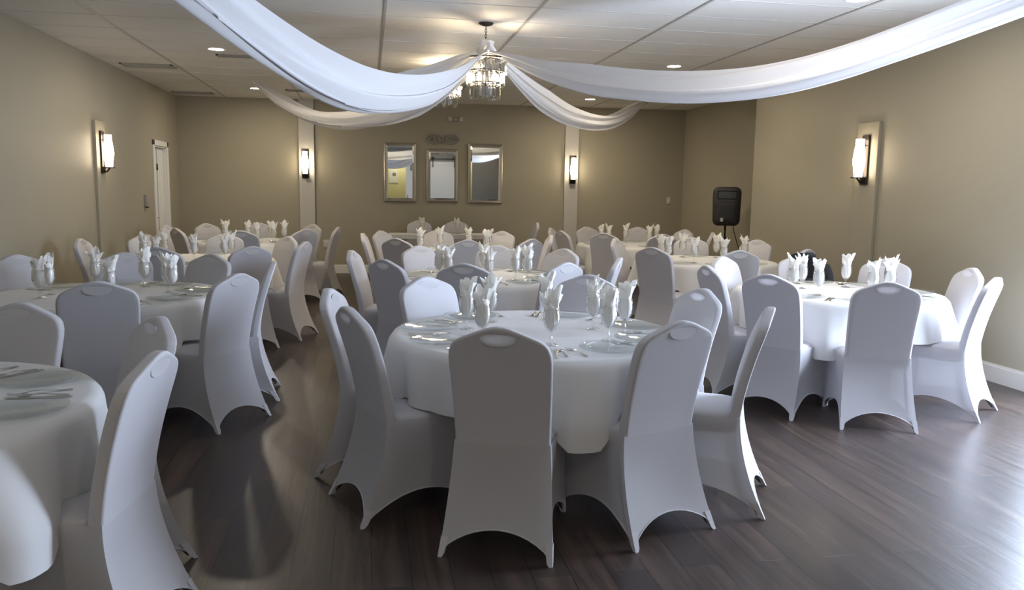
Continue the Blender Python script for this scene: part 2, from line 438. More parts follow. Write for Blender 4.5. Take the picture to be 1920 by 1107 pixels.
    # steel legs and seat rail inside the cover, sewn pockets at the feet
    for i in range(4):
        pts = [corner(i, z)*1 for z in (.40, .30, .2, .1, .02)]
        pts = [Vector((p.x*(.84 if p.z > .05 else .95), p.y*(.86 if p.z > .05 else .95), p.z)) for p in pts]
        b = bmesh.new(); tube(b, pts, .011, 8); obj('leg', b, M['legsteel'], t)
        b = bmesh.new()
        p0 = corner(i, 0); sx = 1 if p0.x > 0 else -1; sy = 1 if p0.y > 0 else -1
        rg = []
        for z, h in ((.0, .008), (.012, .012), (.045, .014), (.075, .016)):
            c = corner(i, z); rg.append([b.verts.new((c.x+sx*(.0025-u*2*h), c.y+sy*(.0025-w*2*h), z)) for u, w in ((0, 0), (1, 0), (1, 1), (0, 1))])
        for a, c in zip(rg, rg[1:]):
            for k in range(4): b.faces.new((a[k], c[k], c[(k+1) % 4], a[(k+1) % 4]))
        b.faces.new(rg[0]); bmesh.ops.recalc_face_normals(b, faces=b.faces)
        obj('foot_pocket', b, M['cover'], t, sharp=30)
    b = bmesh.new(); tube(b, [(.17, .17, .385), (-.17, .17, .385), (-.165, -.15, .385), (.165, -.15, .385)], .011, 8, closed=True)
    obj('seat_rail', b, M['legsteel'], t)
    return t
proto = make_chair(); used = [False]
def place_chair(x, y, rz, label, group=None):
    if not used[0]:
        used[0] = True; o = proto; o.location = (x, y, 0); o.rotation_euler = (0, 0, rz); o['label'] = label
        if group: o['group'] = group
        return o
    return dup(proto, (x, y, 0), rz, label, group)

# ------------------------------------------------------------------ tableware prototypes (copied from, first use moves them)
class Proto:
    def __init__(s, build): s.build = build; s.root = None
    def put(s, loc, rz, label, group):
        if s.root is None:
            s.root = s.build(); o = s.root; o.location = loc; o.rotation_euler = (0, 0, rz); o['label'] = label; o['group'] = group; return o
        return dup(s.root, loc, rz, label, group)
def b_goblet():
    t = thing('water_goblet', 'x', 'glass')
    b = lathe(bmesh.new(), [(0, .0), (.035, .0), (.036, .002), (.033, .004), (.012, .009), (.006, .014)], 20)
    obj('foot', b, M['glass'], t)
    b = lathe(bmesh.new(), [(.006, .014), (.0052, .022), (.009, .030), (.0055, .038), (.0048, .055), (.008, .064)], 14)
    obj('stem', b, M['glass'], t)
    b = lathe(bmesh.new(), [(.0, .063), (.008, .064), (.019, .074), (.029, .090), (.0355, .112), (.037, .132), (.0350, .158), (.0325, .184), (.0315, .184), (.034, .158), (.0358, .132), (.034, .112), (.0275, .091), (.018, .077), (0, .069)], 24)
    for v in b.verts: v.co.x *= 1.13; v.co.y *= 1.13
    obj('bowl', b, M['glass'], t)
    return t
def b_plate():
    b = lathe(bmesh.new(), [(0, .004), (.095, .004), (.104, .007), (.147, .0125), (.149, .0165), (.153, .0175), (.1555, .015), (.153, .0105), (.106, .003), (.098, .0), (0, .0)], 48)
    return tag(obj('charger_plate', b, M['plate'], sharp=35), 'x', 'plate')
def strip(b, pts, t=.0016):
    # flat cutlery outline: pts = (y, halfwidth, z)
    up = []; dn = []
    for y, h, z in pts:
        up.append([b.verts.new((-h, y, z)), b.verts.new((0, y, z+t)), b.verts.new((h, y, z))])
        dn.append([b.verts.new((-h, y, z-t*.6)), b.verts.new((h, y, z-t*.6))])
    for i in range(len(pts)-1):
        a, c = up[i], up[i+1]; d, e = dn[i], dn[i+1]
        b.faces.new((a[0], a[1], c[1], c[0])); b.faces.new((a[1], a[2], c[2], c[1])); b.faces.new((d[0], e[0], e[1], d[1]))
        b.faces.new((a[0], c[0], e[0], d[0])); b.faces.new((a[2], d[1], e[1], c[2]))
    b.faces.new((up[0][0], dn[0][0], dn[0][1], up[0][2], up[0][1])); b.faces.new((up[-1][0], up[-1][1], up[-1][2], dn[-1][1], dn[-1][0]))
    return b
def b_fork():
    b = strip(bmesh.new(), [(-.10, .007, .003), (-.06, .0065, .004), (.0, .003, .010), (.03, .003, .009), (.045, .008, .005), (.058, .012, .0035)])
    for k in range(4):
        x = -.0096+.0064*k; m = Matrix.Translation((x, 0, 0)); bb = bmesh.new(); strip(bb, [(.056, .002, .0035), (.080, .002, .003), (.102, .0012, .008)], .001)
        bb.transform(m); me = bpy.data.meshes.new('t'); bb.to_mesh(me); bb.free(); b.from_mesh(me); bpy.data.meshes.remove(me)
    return tag(obj('fork', b, M['steel'], sharp=30), 'x', 'fork')
def b_knife():
    b = strip(bmesh.new(), [(-.11, .008, .004), (-.06, .0075, .005), (-.01, .006, .004), (0, .007, .0035), (.05, .0095, .003), (.09, .009, .003), (.108, .002, .003)])
    return tag(obj('table_knife', b, M['steel'], sharp=30), 'x', 'knife')
def b_spoon():
    b = strip(bmesh.new(), [(-.085, .007, .003), (-.05, .0065, .004), (0, .0028, .009), (.032, .003, .007)])
    n = 16; rg = []
    for s, z in ((1, .0055), (.75, .0025), (.4, .001), (0, .0006)):
        rg.append([b.verts.new((0, .055, z))] if s == 0 else [b.verts.new((.0185*s*math.cos(2*PI*i/n), .055+.026*s*math.sin(2*PI*i/n), z)) for i in range(n)])
    for a, c in zip(rg, rg[1:]):
        for i in range(n):
            j = (i+1) % n
            b.faces.new((a[i], a[j], c[0]) if len(c) == 1 else (a[i], a[j], c[j], c[i]))
    return tag(obj('spoon', b, M['steel'], sharp=40), 'x', 'spoon')
def napkin_mesh(seed):
    rnd = random.Random(seed); b = bmesh.new()
    for layer in range(2):
        n = 30; ntip = (4, 3)[layer] if seed % 2 else (3, 2)[layer]; ph = rnd.random()*6.28
        tips = [(ph+2*PI*k/ntip+rnd.uniform(-.35, .35), rnd.uniform(.03, .085)*(1.1 if layer else 1), rnd.uniform(.006, .042)) for k in range(ntip)]
        rows = [(.074, .010), (.088, .025), (.112, .0335), (.135, .0365), (.160, .0345), (.184, .0315), (.196, .0315), (.208, .033), (1, 0)]
        rings = []
        off = Vector((rnd.uniform(-.004, .004), rnd.uniform(-.004, .004), 0))
        for q, (z, r) in enumerate(rows):
            rg = []
            for i in range(n):
                a = 2*PI*i/n
                fold = 1+.10*math.sin(5*a+ph*3+q*.35)*(.3+q*.13)+.05*math.sin(11*a+ph)
                if z < 1: rr = r*min(fold, 1.04)*(1-.14*layer); zz = z+(.004*math.sin(4*a+ph) if q > 4 else 0)
                else:
                    h = 0; fl = 0
                    for (ta, th, tf) in tips:
                        dd = abs((a-ta+PI) % (2*PI)-PI); w = max(0, 1-dd/(PI/ntip*1.15))**.9; 
                        if th*w > h: h = th*w; fl = tf*w
                    zz = .209+h; rr = (.033+fl)*(1-.2*layer)*(1+.06*math.sin(5*a+ph*3))
                rg.append(b.verts.new(Vector((rr*math.cos(a), rr*math.sin(a), zz))+off))
            rings.append(rg)
        for a, c in zip(rings, rings[1:]):
            for i in range(n):
                j = (i+1) % n; b.faces.new((a[i], a[j], c[j], c[i]))
    for v in b.verts:
        if v.co.z > .095:
            d = noise.noise_vector(v.co*70+Vector((0, seed*5., 0)))*.0065; rad = math.hypot(v.co.x, v.co.y)
            v.co += d
            if v.co.z < .185:
                r2_ = math.hypot(v.co.x, v.co.y); mx_ = rad+.0005
                if r2_ > mx_: v.co.x *= mx_/r2_; v.co.y *= mx_/r2_
        if v.co.z > .19:
            v.co += noise.noise_vector(v.co*38+Vector((seed*3., 0, 0)))*.013*min(1, (v.co.z-.19)/.03)
    return b
def mk_napkin(seed): return lambda: tag(obj('napkin', napkin_mesh(seed), M['napkin'], sharp=38), 'x', 'napkin')
G_ = Proto(b_goblet); P_ = Proto(b_plate); F_ = Proto(b_fork); K_ = Proto(b_knife); S_ = Proto(b_spoon)
NP = [Proto(mk_napkin(s)) for s in range(7)]

# ------------------------------------------------------------------ round tables
TZ = .762
def cloth_mesh(corners, seed, drop=.262):
    rnd = random.Random(seed); b = bmesh.new(); n = 180; rings = []
    rad = [(.0, 0), (.2, 0), (.4, 0), (.6, 0), (.72, 0), (.752, -.001)]
    ph = rnd.random()*6
    ctr = b.verts.new((0, 0, TZ))
    prev = None
    rows = []
    for r, dz in rad[1:]: rows.append(('t', r, dz))
    for q in range(1, 15): rows.append(('d', q/14, 0))
    for kind, v, dz in rows:
        rg = []
        for i in range(n):
            a = 2*PI*i/n
            if kind == 't': r, z = v, TZ+dz
            else:
                dc = min(abs((a-c+PI) % (2*PI)-PI) for c in corners)
                Ln = drop+.135*min(1, 1.5*max(0, 1-dc/R(14.5)))+.012*math.sin(3*a+ph)
                d = v*Ln; f = min(1, d/.27)
                rr = .752+.018*min(1, d/.03)**.5 if d < .03 else .770
                r = rr+f*(.010+.078*math.exp(-(dc/R(8.5))**2)-.048*math.exp(-((dc-R(17))/R(5.5))**2)+.022*math.sin(8*a+ph*2)*(.6+.4*math.sin(3*a))+.016*abs(math.sin(10*a+ph)))
                z = TZ-.003-d+(.002 if d > .02 else 0)
            rg.append(b.verts.new((r*math.cos(a), r*math.sin(a), z)))
        rings.append(rg)
    for i in range(n): b.faces.new((ctr, rings[0][i], rings[0][(i+1) % n]))
    for a, c in zip(rings, rings[1:]):
        for i in range(n):
            j = (i+1) % n; b.faces.new((a[i], c[i], c[j], a[j]))
    return b
ttop = None
def round_table(cx, cy, label):
    global ttop
    if ttop is None:
        t = thing('round_table', label, 'table', (cx, cy, 0), 0, 'round banquet tables')
        obj('tabletop', lathe(bmesh.new(), [(0, .735), (.745, .735), (.75, .742), (.75, .752), (.745, .758), (0, .758)], 64), M['plywood'], t, sharp=40)
        for a in (45, 135, 225, 315):
            b = bmesh.new(); c, s = math.cos(R(a)), math.sin(R(a))
            tube(b, [(.30*c, .30*s, .735), (.30*c, .30*s, .4), (.36*c, .36*s, .0)], .013, 8)
            obj('leg', b, M['legsteel'], t)
        ttop = t; return t
    return dup(ttop, (cx, cy, 0), 0, label, 'round banquet tables')
PHR = dict(near='on the near side', nr='at the near right', r='at the right', rf='at the far right', fr='on the far side right',
           fl='on the far side left', lf='at the far left', ln='at the near left', l='at the left', nl='at the near left corner')
VIEW = lambda a: 'seen from behind' if -140 < a < -40 else ('facing the viewer' if 40 < a < 140 else 'turned sideways')
ORD = ['leftmost', 'second', 'third', 'fourth', 'fifth', 'sixth', 'seventh', 'eighth']
TABLES = {
 'A': dict(c=(.87, 4.08), n='nearest middle table', ch=[('near', -110, 1.092), ('nr', -64, 1.034), ('r', -30, 1.185), ('rf', 8, 1.021), ('fr', 60, 1.075), ('fl', 121, 1.026), ('lf', 165, 1.139), ('ln', -156, 1.068)],
   g=[(-.43, .13), (-.36, -.27), (-.24, .39), (-.01, -.38), (.13, .37), (.32, .05), (.32, -.31), (.47, -.08)], cut=1, c0=-87),
 'B': dict(c=(.95, 6.78), n='second middle table', ch=[('near', -106, 1.021), ('nr', -61, 1.061), ('r', -24, 1.199), ('rf', 31, 1.029), ('fr', 74, 1.031), ('fl', 119, 1.029), ('lf', 164, 1.161), ('ln', -145, 1.057)],
   g=[(-.45, -.21), (-.34, .17), (-.32, -.21), (.04, .18), (.0, -.43), (.24, -.31), (.36, -.34), (.48, -.15)], cut=1, c0=-40),
 'C': dict(c=(1.06, 9.7), n='third middle table', ch=[('near', -90, 1.127), ('nr', -49, 1.173), ('r', -6, 1.164), ('fr', 47, 1.034), ('fl', 99, 1.02), ('lf', 142, 1.16), ('l', 178, 1.153), ('nl', -132, 1.192)],
   g=[(-.46, -.19), (-.19, .25), (.18, .3), (.33, -.25), (.46, -.10)], cut=0, c0=-60),
 'D': dict(c=(3.68, 10.95), n='back right table', ch=[('near', -129, 1.039), ('nr', -83, 1.024), ('r', -26, 1.15), ('rf', 20, 1.036), ('fr', 65, 1.071), ('fl', 114, 1.031), ('lf', 152, 1.2), ('ln', -169, 1.12)],
   g=[(-.42, .06), (-.25, .25), (.08, .47), (.28, -.0), (.49, .08)], cut=0, c0=-60),
 'E': dict(c=(3.66, 8.3), n='middle right table', ch=[('near', -139, 1.199), ('nr', -99, 1.2), ('r', -57, 1.195), ('fr', 30, 1.031), ('fl', 78, 1.025), ('lf', 141, 1.081)],
   g=[(-.46, .16), (-.48, -.11), (-.07, .5), (-.34, -.36), (.3, .39), (.01, -.5), (.49, .07)], cut=0, c0=-120),
 'F': dict(c=(3.57, 5.62), n='near right table', ch=[('near', -107, 1.19), ('nr', -56, 1.104), ('r', -13, 1.026), ('fr', 34, 1.027), ('fl', 76, 1.021), ('lf', 125, 1.023), ('l', -180, 1.095), ('ln', -145, 1.131)],
   g=[(-.48, -.02), (-.2, .17), (-.31, -.24), (.22, .23), (.08, -.33), (.49, .06), (.31, -.39)], cut=1, c0=-126),
 'G': dict(c=(-1.70, 2.86), n='nearest left table', ch=[('nr', -9, 1.05), ('rf', 35, 1.05), ('fr', 83, 1.07)], g=[(.30, -.02)], cut=1, c0=-33),
 'H': dict(c=(-1.75, 5.8), n='second left table', ch=[('near', -76, 1.09), ('nr', -34, 1.162), ('r', 8, 1.099), ('fr', 59, 1.024), ('fl', 99, 1.03), ('lf', 137, 1.2)],
   g=[(-.35, -.21), (-.35, -.05), (-.21, .45), (.1, -.29), (.17, .41), (.4, .04), (.49, -.06)], cut=1, c0=-55),
 'I': dict(c=(-1.72, 8.5), n='third left table', ch=[('near', -94, 1.137), ('nr', -55, 1.195), ('r', -14, 1.155), ('rf', 35, 1.063), ('fr', 83, 1.032), ('fl', 132, 1.032), ('l', 176, 1.123)],
   g=[(-.43, -.25), (-.28, -.41), (-.35, .2), (.03, -.23), (.31, -.21), (.4, .29)], cut=0, c0=-60),
 'J': dict(c=(-1.56, 11.4), n='back left table', ch=[('near', -88, 1.196), ('nr', -44, 1.08), ('r', -6, 1.173), ('rf', 41, 1.032), ('fr', 93, 1.056), ('fl', 134, 1.081), ('l', 171, 1.199), ('nl', -141, 1.093)],
   g=[(-.41, -.28), (-.35, -.07), (-.06, -.02), (.11, -.47), (.24, .04), (.35, -.28), (.41, .07)], cut=0, c0=-60),
}
jacket_chair = None
PR = .575
rc = random.Random(9)
for key, T in TABLES.items():
    cx, cy = T['c']; nm = T['n']
    round_table(cx, cy, 'round banquet table hidden under white linen, the '+nm)
    angs = sorted(a for _, a, _ in T['ch']); gaps = []
    for i, a in enumerate(angs):
        d = (angs[(i+1) % len(angs)]-a) % 360; k = max(1, round(d/45))
        for q in range(k): gaps.append(a+d*(q+.5)/k)
    cs = []
    for q in range(4):
        tgt = T['c0']+90*q
        g = min(gaps, key=lambda g: abs((g-tgt+180) % 360-180))
        if all(abs((R(g)-c+PI) % (2*PI)-PI) > .5 for c in cs): cs.append(R(g))
    cl = obj('tablecloth', cloth_mesh(cs, ord(key)), M['cloth'], loc=(cx, cy, 0), sharp=60)
    tag(cl, 'white linen tablecloth draped over the '+nm, 'tablecloth', 'white round tablecloths')
    plates = []
    for (k, a, r) in T['ch']:
        ra = R(a); ro = r-.325
        wob = R(rc.uniform(-4, 4))
        o = place_chair(cx+ro*math.cos(ra), cy+ro*math.sin(ra), ra+PI/2+wob, 'white covered chair %s of the %s, %s' % (PHR[k], nm, VIEW(a)), 'covered chairs around the round tables')
        if key == 'F' and k == 'fl': jacket_chair = o
        px, py = cx+PR*math.cos(ra), cy+PR*math.sin(ra); plates.append((px, py))
        P_.put((px, py, TZ+.001), 0, 'clear glass plate %s of the %s' % (PHR[k], nm), 'glass plates')
        if T['cut']:
            tx, ty = -math.sin(ra), math.cos(ra)
            for pr, off, nn, gg in ((F_, -.19, 'fork', 'forks'), (K_, .172, 'knife', 'knives'), (S_, .200, 'spoon', 'spoons')):
                off = off*-1 if False else off
                # seated guest faces the table centre: fork to the left hand
                rr = PR+rc.uniform(-.01, .01)+(.0 if nn != 'spoon' else .005)
                rr = min(rr, .60)
                aa = off/PR
                pr.put((cx+rr*math.cos(ra+aa), cy+rr*math.sin(ra+aa), TZ+.001), ra+aa*.75+PI/2+R(rc.uniform(-6, 6)), 'steel %s beside the glass plate %s of the %s' % (nn, PHR[k], nm), 'steel '+gg)
    # goblets, each with a folded napkin
    gl = [(cx+x, cy+y) for x, y in T['g']]
    fixed = []
    for (x, y) in gl:
        for it in range(60):
            moved = False
            for (qx, qy) in plates:
                d = math.hypot(x-qx, y-qy)
                if d < .195:
                    # slide toward the centre
                    vx, vy = cx-x, cy-y; l = math.hypot(vx, vy)+1e-6; x += vx/l*.006+(x-qx)/d*.002; y += vy/l*.006+(y-qy)/d*.002; moved = True
            for (qx, qy) in fixed:
                d = math.hypot(x-qx, y-qy)
                if d < .085: x += (x-qx)/max(d, .01)*.006; y += (y-qy)/max(d, .01)*.006; moved = True
            if not moved: break
        fixed.append((x, y))
    fixed.sort(key=lambda p: p[0]/p[1])
    for i, (x, y) in enumerate(fixed):
        s = rc.uniform(.97, 1.04)
        w = (ORD[i]+' from the left' if i else 'leftmost') if len(fixed) > 1 else 'only one in view'
        G_.put((x, y, TZ+.001), rc.uniform(0, 6), 'clear stemmed water glass on the %s, %s' % (nm, w), 'water glasses')
        NP[(i*3+ord(key)) % 7].put((x, y, TZ+.001), rc.uniform(0, 6.28), 'white linen napkin standing in a glass on the %s, %s' % (nm, w), 'folded napkins')

# ------------------------------------------------------------------ head table along the back wall
t = thing('folding_table', 'long narrow white topped table below the wall mirrors', 'table', (1.28, 13.33, 0))
obj('tabletop', bx(-.93, .93, -.29, .29, .735, .757, bev=.004), M['plywood'], t, smooth=False)
for sx in (-1, 1):
    for sy in (-1, 1):
        b = bmesh.new(); tube(b, [(sx*.75, sy*.22, .735), (sx*.75, sy*.25, 0)], .014); obj('leg', b, M['legsteel'], t)
b = bmesh.new()
for (x0, x1, y0, y1, z0, z1) in ((-.94, .94, -.30, .30, .7585, .764), (-.94, .94, -.304, -.299, .70, .764), (-.94, .94, .299, .304, .70, .764), (-.944, -.939, -.3, .3, .70, .764), (.939, .944, -.3, .3, .70, .764)):
    box(b, x0, x1, y0, y1, z0, z1)
tag(obj('table_runner', b, M['cloth'], loc=(1.28, 13.33, 0), smooth=False), 'white cloth covering the top of the long table under the mirrors', 'tablecloth')
for i, (x, y, rz, lb) in enumerate(((.86, 13.99, PI, 'white covered chair behind the long table, below the left mirror'), (1.50, 13.99, PI, 'white covered chair behind the long table, below the middle mirror'), (2.83, 13.30, PI/2, 'white covered chair at the right end of the long table, side on'))):
    ox, oy = (x, y-.33) if rz == PI else (x-.33, y)
    place_chair(ox, oy, rz, lb, 'chairs at the long table')
for i, (x, lb) in enumerate(((.87, 'left'), (1.45, 'right'))):
    G_.put((x, 13.28, .765), 0, 'clear stemmed glass on the long table before its %s chair' % lb, 'water glasses')
    NP[i+2].put((x, 13.28, .765), 1+i, 'white napkin in a glass on the long table before its %s chair' % lb, 'folded napkins')
    P_.put((x+.0, 13.48, .765), 0, 'clear glass plate on the long table before its %s chair' % lb, 'glass plates')

# ------------------------------------------------------------------ jacket hung over a chair
def jacket():
    t = thing('jacket', 'black jacket with red trim hung over a chair back at the near right table', 'jacket')
    t.location = jacket_chair.location; t.rotation_euler = jacket_chair.rotation_euler
    b = bmesh.new(); n = 22; cols = []
    # shell draped over the top of the back, from the inner face over to the rear; covers the side toward the right of the picture
    for i in range(n+1):
        u = i/n; x = -.205+.30*u       # local x
        zt = interp([(0, .966), (.05, .958), (.112, .934), (.166, .911), (.2, .88), (.22, .82)], abs(x))+.012
        c = []
        for q in range(25):
            v = q/24
            if v < .45: z = .55+(zt-.55)*(v/.45); y = back_y(z)+.060+.012*math.sin(x*40+z*6)+.010*(1-v/.45)
            elif v < .55: z = zt+.006*math.sin((v-.45)/.1*PI); y = back_y(zt)+.060-(.085)*(v-.45)/.1
            else: z = zt-(zt-.50)*((v-.55)/.45); y = back_y(z)-.020-.010*math.sin(x*36+z*8)-.008
            c.append(b.verts.new((x, y, z)))
        cols.append(c)
    for a, c in zip(cols, cols[1:]):
        for q in range(24): b.faces.new((a[q], a[q+1], c[q+1], c[q]))
    bmesh.ops.solidify(b, geom=b.faces[:], thickness=.008)
    obj('jacket_body', b, M['jacket'], t)
    for x in (-.14, -.005):
        b = bmesh.new(); pts = [(x+.02*math.sin(k*.5), back_y(.86-.034*k)+.092, .86-.034*k) for k in range(9)]
        tube(b, pts, [.016]*9, 8); obj('red_trim', b, M['red'], t)
    for sx, x in ((0, -.20), (1, .06)):
        b = bmesh.new(); pts = [(x, back_y(.88)+.07, .88), (x-.015, back_y(.8)+.09, .80), (x-.02, back_y(.7)+.105, .69), (x-.01, back_y(.6)+.11, .58)]
        tube(b, pts, [.035, .04, .037, .03], 12); obj('sleeve', b, M['jacket'], t)
    b = bmesh.new()
    lathe(b, [(0, .985), (.03, .988), (.055, .975), (.062, .955), (.05, .94)], 16, cx=-.07, cy=back_y(.95)+.03)
    obj('hood', b, M['jacket'], t)
jacket()

# ------------------------------------------------------------------ wall sconces
def make_sconce():
    t = thing('wall_sconce', 'x', 'wall lamp')
    # local: wall plane y = 0, lamp on -y, z from the bottom of the plate
    obj('back_plate', bx(-.058, .058, -.022, 0, 0, .50, bev=.006), M['bronze'], t, sharp=30)
    b = bmesh.new(); box(b, -.045, .045, -.135, -.02, .065, .077, bev=.003)
    tube(b, [(-.0, -.02, .03), (0, -.05, .02), (0, -.07, .045), (0, -.09, .068)], .009, 8)
    obj('bracket', b, M['bronze'], t, sharp=30)
    b = lathe(bmesh.new(), [(0, .078), (.038, .078), (.040, .085), (.047, .15), (.058, .22), (.060, .25), (.052, .33), (.043, .395), (.042, .455), (.038, .46), (0, .46)], 28, cy=-.078)
    obj('lamp_shade', b, M['lamp'], t)
    b = bmesh.new(); ring = [(.046*math.cos(2*PI*k/24), -.078+.046*math.sin(2*PI*k/24), .40) for k in range(24)]
    tube(b, ring, .004, 6, closed=True); box(b, -.006, .006, -.04, -.018, .393, .407)
    obj('shade_ring', b, M['bronze'], t)
    return t
s0 = make_sconce()
spots = [(-1.07, yb(-1.07)-.045, 1.655, 0, 'lit bronze wall sconce on the left pilaster of the back wall'),
         (3.635, yb(3.635)-.045, 1.635, 0, 'lit bronze wall sconce on the right pilaster of the back wall'),
         (XL+.035, 10.44, 1.63, PI/2, 'lit bronze wall sconce on the left side wall panel'),
         (XR-.035, 7.52, 1.61, -PI/2, 'lit bronze wall sconce on the right side wall panel')]
for i, (x, y, z, rz, lb) in enumerate(spots):
    if i == 0: s0.location = (x, y, z); s0['label'] = lb; s0['group'] = 'wall sconces'
    else: dup(s0, (x, y, z), rz, lb, 'wall sconces')

# ------------------------------------------------------------------ mirrors and the carved scroll
def mirror(x0, x1, z0, z1, lb, tilt, rz=0):
    w2, h = (x1-x0)/2, z1-z0; xc = (x0+x1)/2
    t = thing('wall_mirror', lb, 'mirror', (xc, yb(xc)-.012, z0), rz, 'silver framed wall mirrors')
    t.rotation_euler = (R(tilt), 0, rz)
    b = bmesh.new(); fw = .045; prof = [(0, 0), (.0, -.022), (.012, -.032), (.028, -.024), (.045, -.014), (.045, 0)]
    cor = [(-w2, 0, 1, 1), (w2, 0, -1, 1), (w2, h, -1, -1), (-w2, h, 1, -1)]; rg = []
    for (x, z, sx, sz) in cor: rg.append([b.verts.new((x+sx*p, q, z+sz*p)) for p, q in prof])
    for i in range(4):
        a, c = rg[i], rg[(i+1) % 4]
        for k in range(len(prof)): b.faces.new((a[k], a[(k+1) % len(prof)], c[(k+1) % len(prof)], c[k]))
    bmesh.ops.recalc_face_normals(b, faces=b.faces)
    obj('mirror_frame', b, M['silver'], t, sharp=25)
    b = bmesh.new(); o1, o2 = .044, .068
    A = [b.verts.new((sx*(w2-o1), -.008, z)) for sx, z in ((-1, o1), (1, o1), (1, h-o1), (-1, h-o1))]
    B = [b.verts.new((sx*(w2-o2), -.0105, z)) for sx, z in ((-1, o2), (1, o2), (1, h-o2), (-1, h-o2))]
    for i in range(4): b.faces.new((A[i], A[(i+1) % 4], B[(i+1) % 4], B[i]))
    b.faces.new(B)
    obj('mirror_glass', b, M['mirror'], t, smooth=False)
mirror(.27, .835, 1.27, 2.30, 'left rectangular silver framed mirror on the back wall', 0, -.045)
mirror(1.015, 1.575, 1.275, 2.205, 'shorter middle silver framed mirror below the carved scroll', .25, -.045)
mirror(1.75, 2.365, 1.265, 2.31, 'right rectangular silver framed mirror on the back wall', .3, -.02)
def spiral(b, cx, cz, r0, turns, a0, sgn, rad=.011, n=26, y=-.02):
    pts = []; rr = []
    for k in range(n+1):
        u = k/n; a = a0+sgn*turns*2*PI*u; r = r0*(1-.82*u)
        pts.append((cx+r*math.cos(a), y-.006*u, cz+r*math.sin(a))); rr.append(rad*(1-.45*u))
    tube(b, pts, rr, 7)
b = bmesh.new()
for s in (-1, 1):
    spiral(b, s*.20, .105, .070, 1.3, PI/2 if s > 0 else PI/2, s)
    spiral(b, s*.085, .145, .042, 1.2, -PI/2, -s, .009)
    spiral(b, s*.085, .062, .042, 1.2, PI/2, s, .009)
    spiral(b, s*.245, .105, .030, 1.1, 0 if s > 0 else PI, s, .009)
    tube(b, [(0, -.02, .03), (s*.05, -.022, .105), (s*.12, -.02, .175), (s*.20, -.018, .19), (s*.26, -.016, .15), (s*.275, -.015, .10), (s*.24, -.015, .045), (s*.17, -.018, .02), (s*.09, -.02, .03), (0, -.022, .10)], [.008, .012, .012, .012, .011, .012, .011, .012, .011, .010], 8)
    for q in range(5):
        a = q*.5+.2; x0, z0 = s*(.15+.03*q), .105
        tube(b, [(x0, -.018, z0), (x0+s*.02*math.cos(a), -.026, z0+.03), (x0+s*.035, -.018, z0+.055*math.sin(a+1))], [.010, .009, .003], 6)
tube(b, [(0, -.02, .04), (0, -.028, .10), (0, -.02, .175)], [.012, .018, .006], 8)
box(b, -.22, .22, -.012, 0, .085, .125)
tag(obj('scroll_carving', b, M['carve'], loc=(1.30, yb(1.3)-.001, 2.275)), 'grey carved scrollwork ornament above the middle mirror', 'wall decoration')

# ------------------------------------------------------------------ small wall fittings
t = thing('emergency_light', 'pale twin head emergency light high on the back wall', 'light', (1.52, yb(1.52), 2.695))
obj('housing', bx(-.045, .045, -.05, 0, 0, .07, bev=.004), M['wall'], t, smooth=False)
for s in (-1, 1): obj('lamp_head', bx(s*.095-.035, s*.095+.035, -.06, -.0, .0, .075, bev=.006), M['pil'], t, smooth=False)
def plate_(name, x, y, z, rz, lb, cat, w=.075, h=.12):
    t = thing(name, lb, cat, (x, y, z), rz)
    obj('cover_plate', bx(-w/2, w/2, -.008, 0, 0, h, bev=.003), M['pil'], t, sharp=30)
    b = bmesh.new()
    if name == 'light_switch': box(b, -.012, .012, -.013, -.007, h*.3, h*.7, bev=.002)
    else:
        for z2 in (h*.3, h*.68): box(b, -.014, .014, -.0105, -.007, z2-.012, z2+.012, bev=.002)
    obj('toggle' if name == 'light_switch' else 'socket', b, M['white'], t, sharp=30)
plate_('light_switch', 5.47, yb(5.47), 1.29, 0, 'small beige light switch at the right of the back wall', 'switch', .085, .13)
plate_('wall_outlet', -.74, yb(-.74), .45, 0, 'white power outlet low on the back wall near the left pilaster', 'outlet', .10, .14)
t = thing('thermostat', 'grey thermostat box beside the left door', 'thermostat', (XL, 12.39, 1.17), PI/2)
obj('housing', bx(-.05, .05, -.035, 0, .02, .19, bev=.006), M['grey'], t, sharp=30)
obj('lever', bx(-.03, .03, -.05, -.02, .0, .018, bev=.003), M['bronze'], t, sharp=30)

# ------------------------------------------------------------------ loudspeaker on its stand
sx_, sy_ = 5.20, 11.15
t = thing('speaker_stand', 'black tripod stand carrying the loudspeaker in the right alcove', 'stand', (sx_, sy_, 0))
b = bmesh.new(); tube(b, [(0, 0, .10), (0, 0, .80)], .019, 12); obj('lower_tube', b, M['black'], t)
b = bmesh.new(); tube(b, [(0, 0, .80), (0, 0, 1.04)], .015, 12); obj('pole', b, M['black'], t)
b = bmesh.new(); tube(b, [(0, 0, .74), (0, 0, .86)], .028, 14); tube(b, [(.02, 0, .8), (.06, 0, .8)], .012, 8); obj('clamp', b, M['black'], t)
for k in range(3):
    a = R(90+120*k); c, s = math.cos(a), math.sin(a); b = bmesh.new()
    tube(b, [(.02*c, .02*s, .62), (.42*c, .42*s, .015)], .011, 8); tube(b, [(.02*c, .02*s, .2), (.26*c, .26*s, .25)], .007, 6); obj('leg', b, M['black'], t)
rzs = R(-22)
t = thing('loudspeaker', 'black loudspeaker standing on a pole in the right alcove', 'speaker', (sx_, sy_, 1.03), rzs)
def rrect(w, h, r, n=6, tw=0):
    p = []
    for cx, cz, a0 in ((w-r, h-r, 0), (-w+r, h-r, 90), (-w+r, -h+r, 180), (w-r, -h+r, 270)):
        for k in range(n+1):
            a = R(a0+90*k/n); p.append((cx+r*math.cos(a), cz+r*math.sin(a)))
    return p
b = bmesh.new(); rg = []
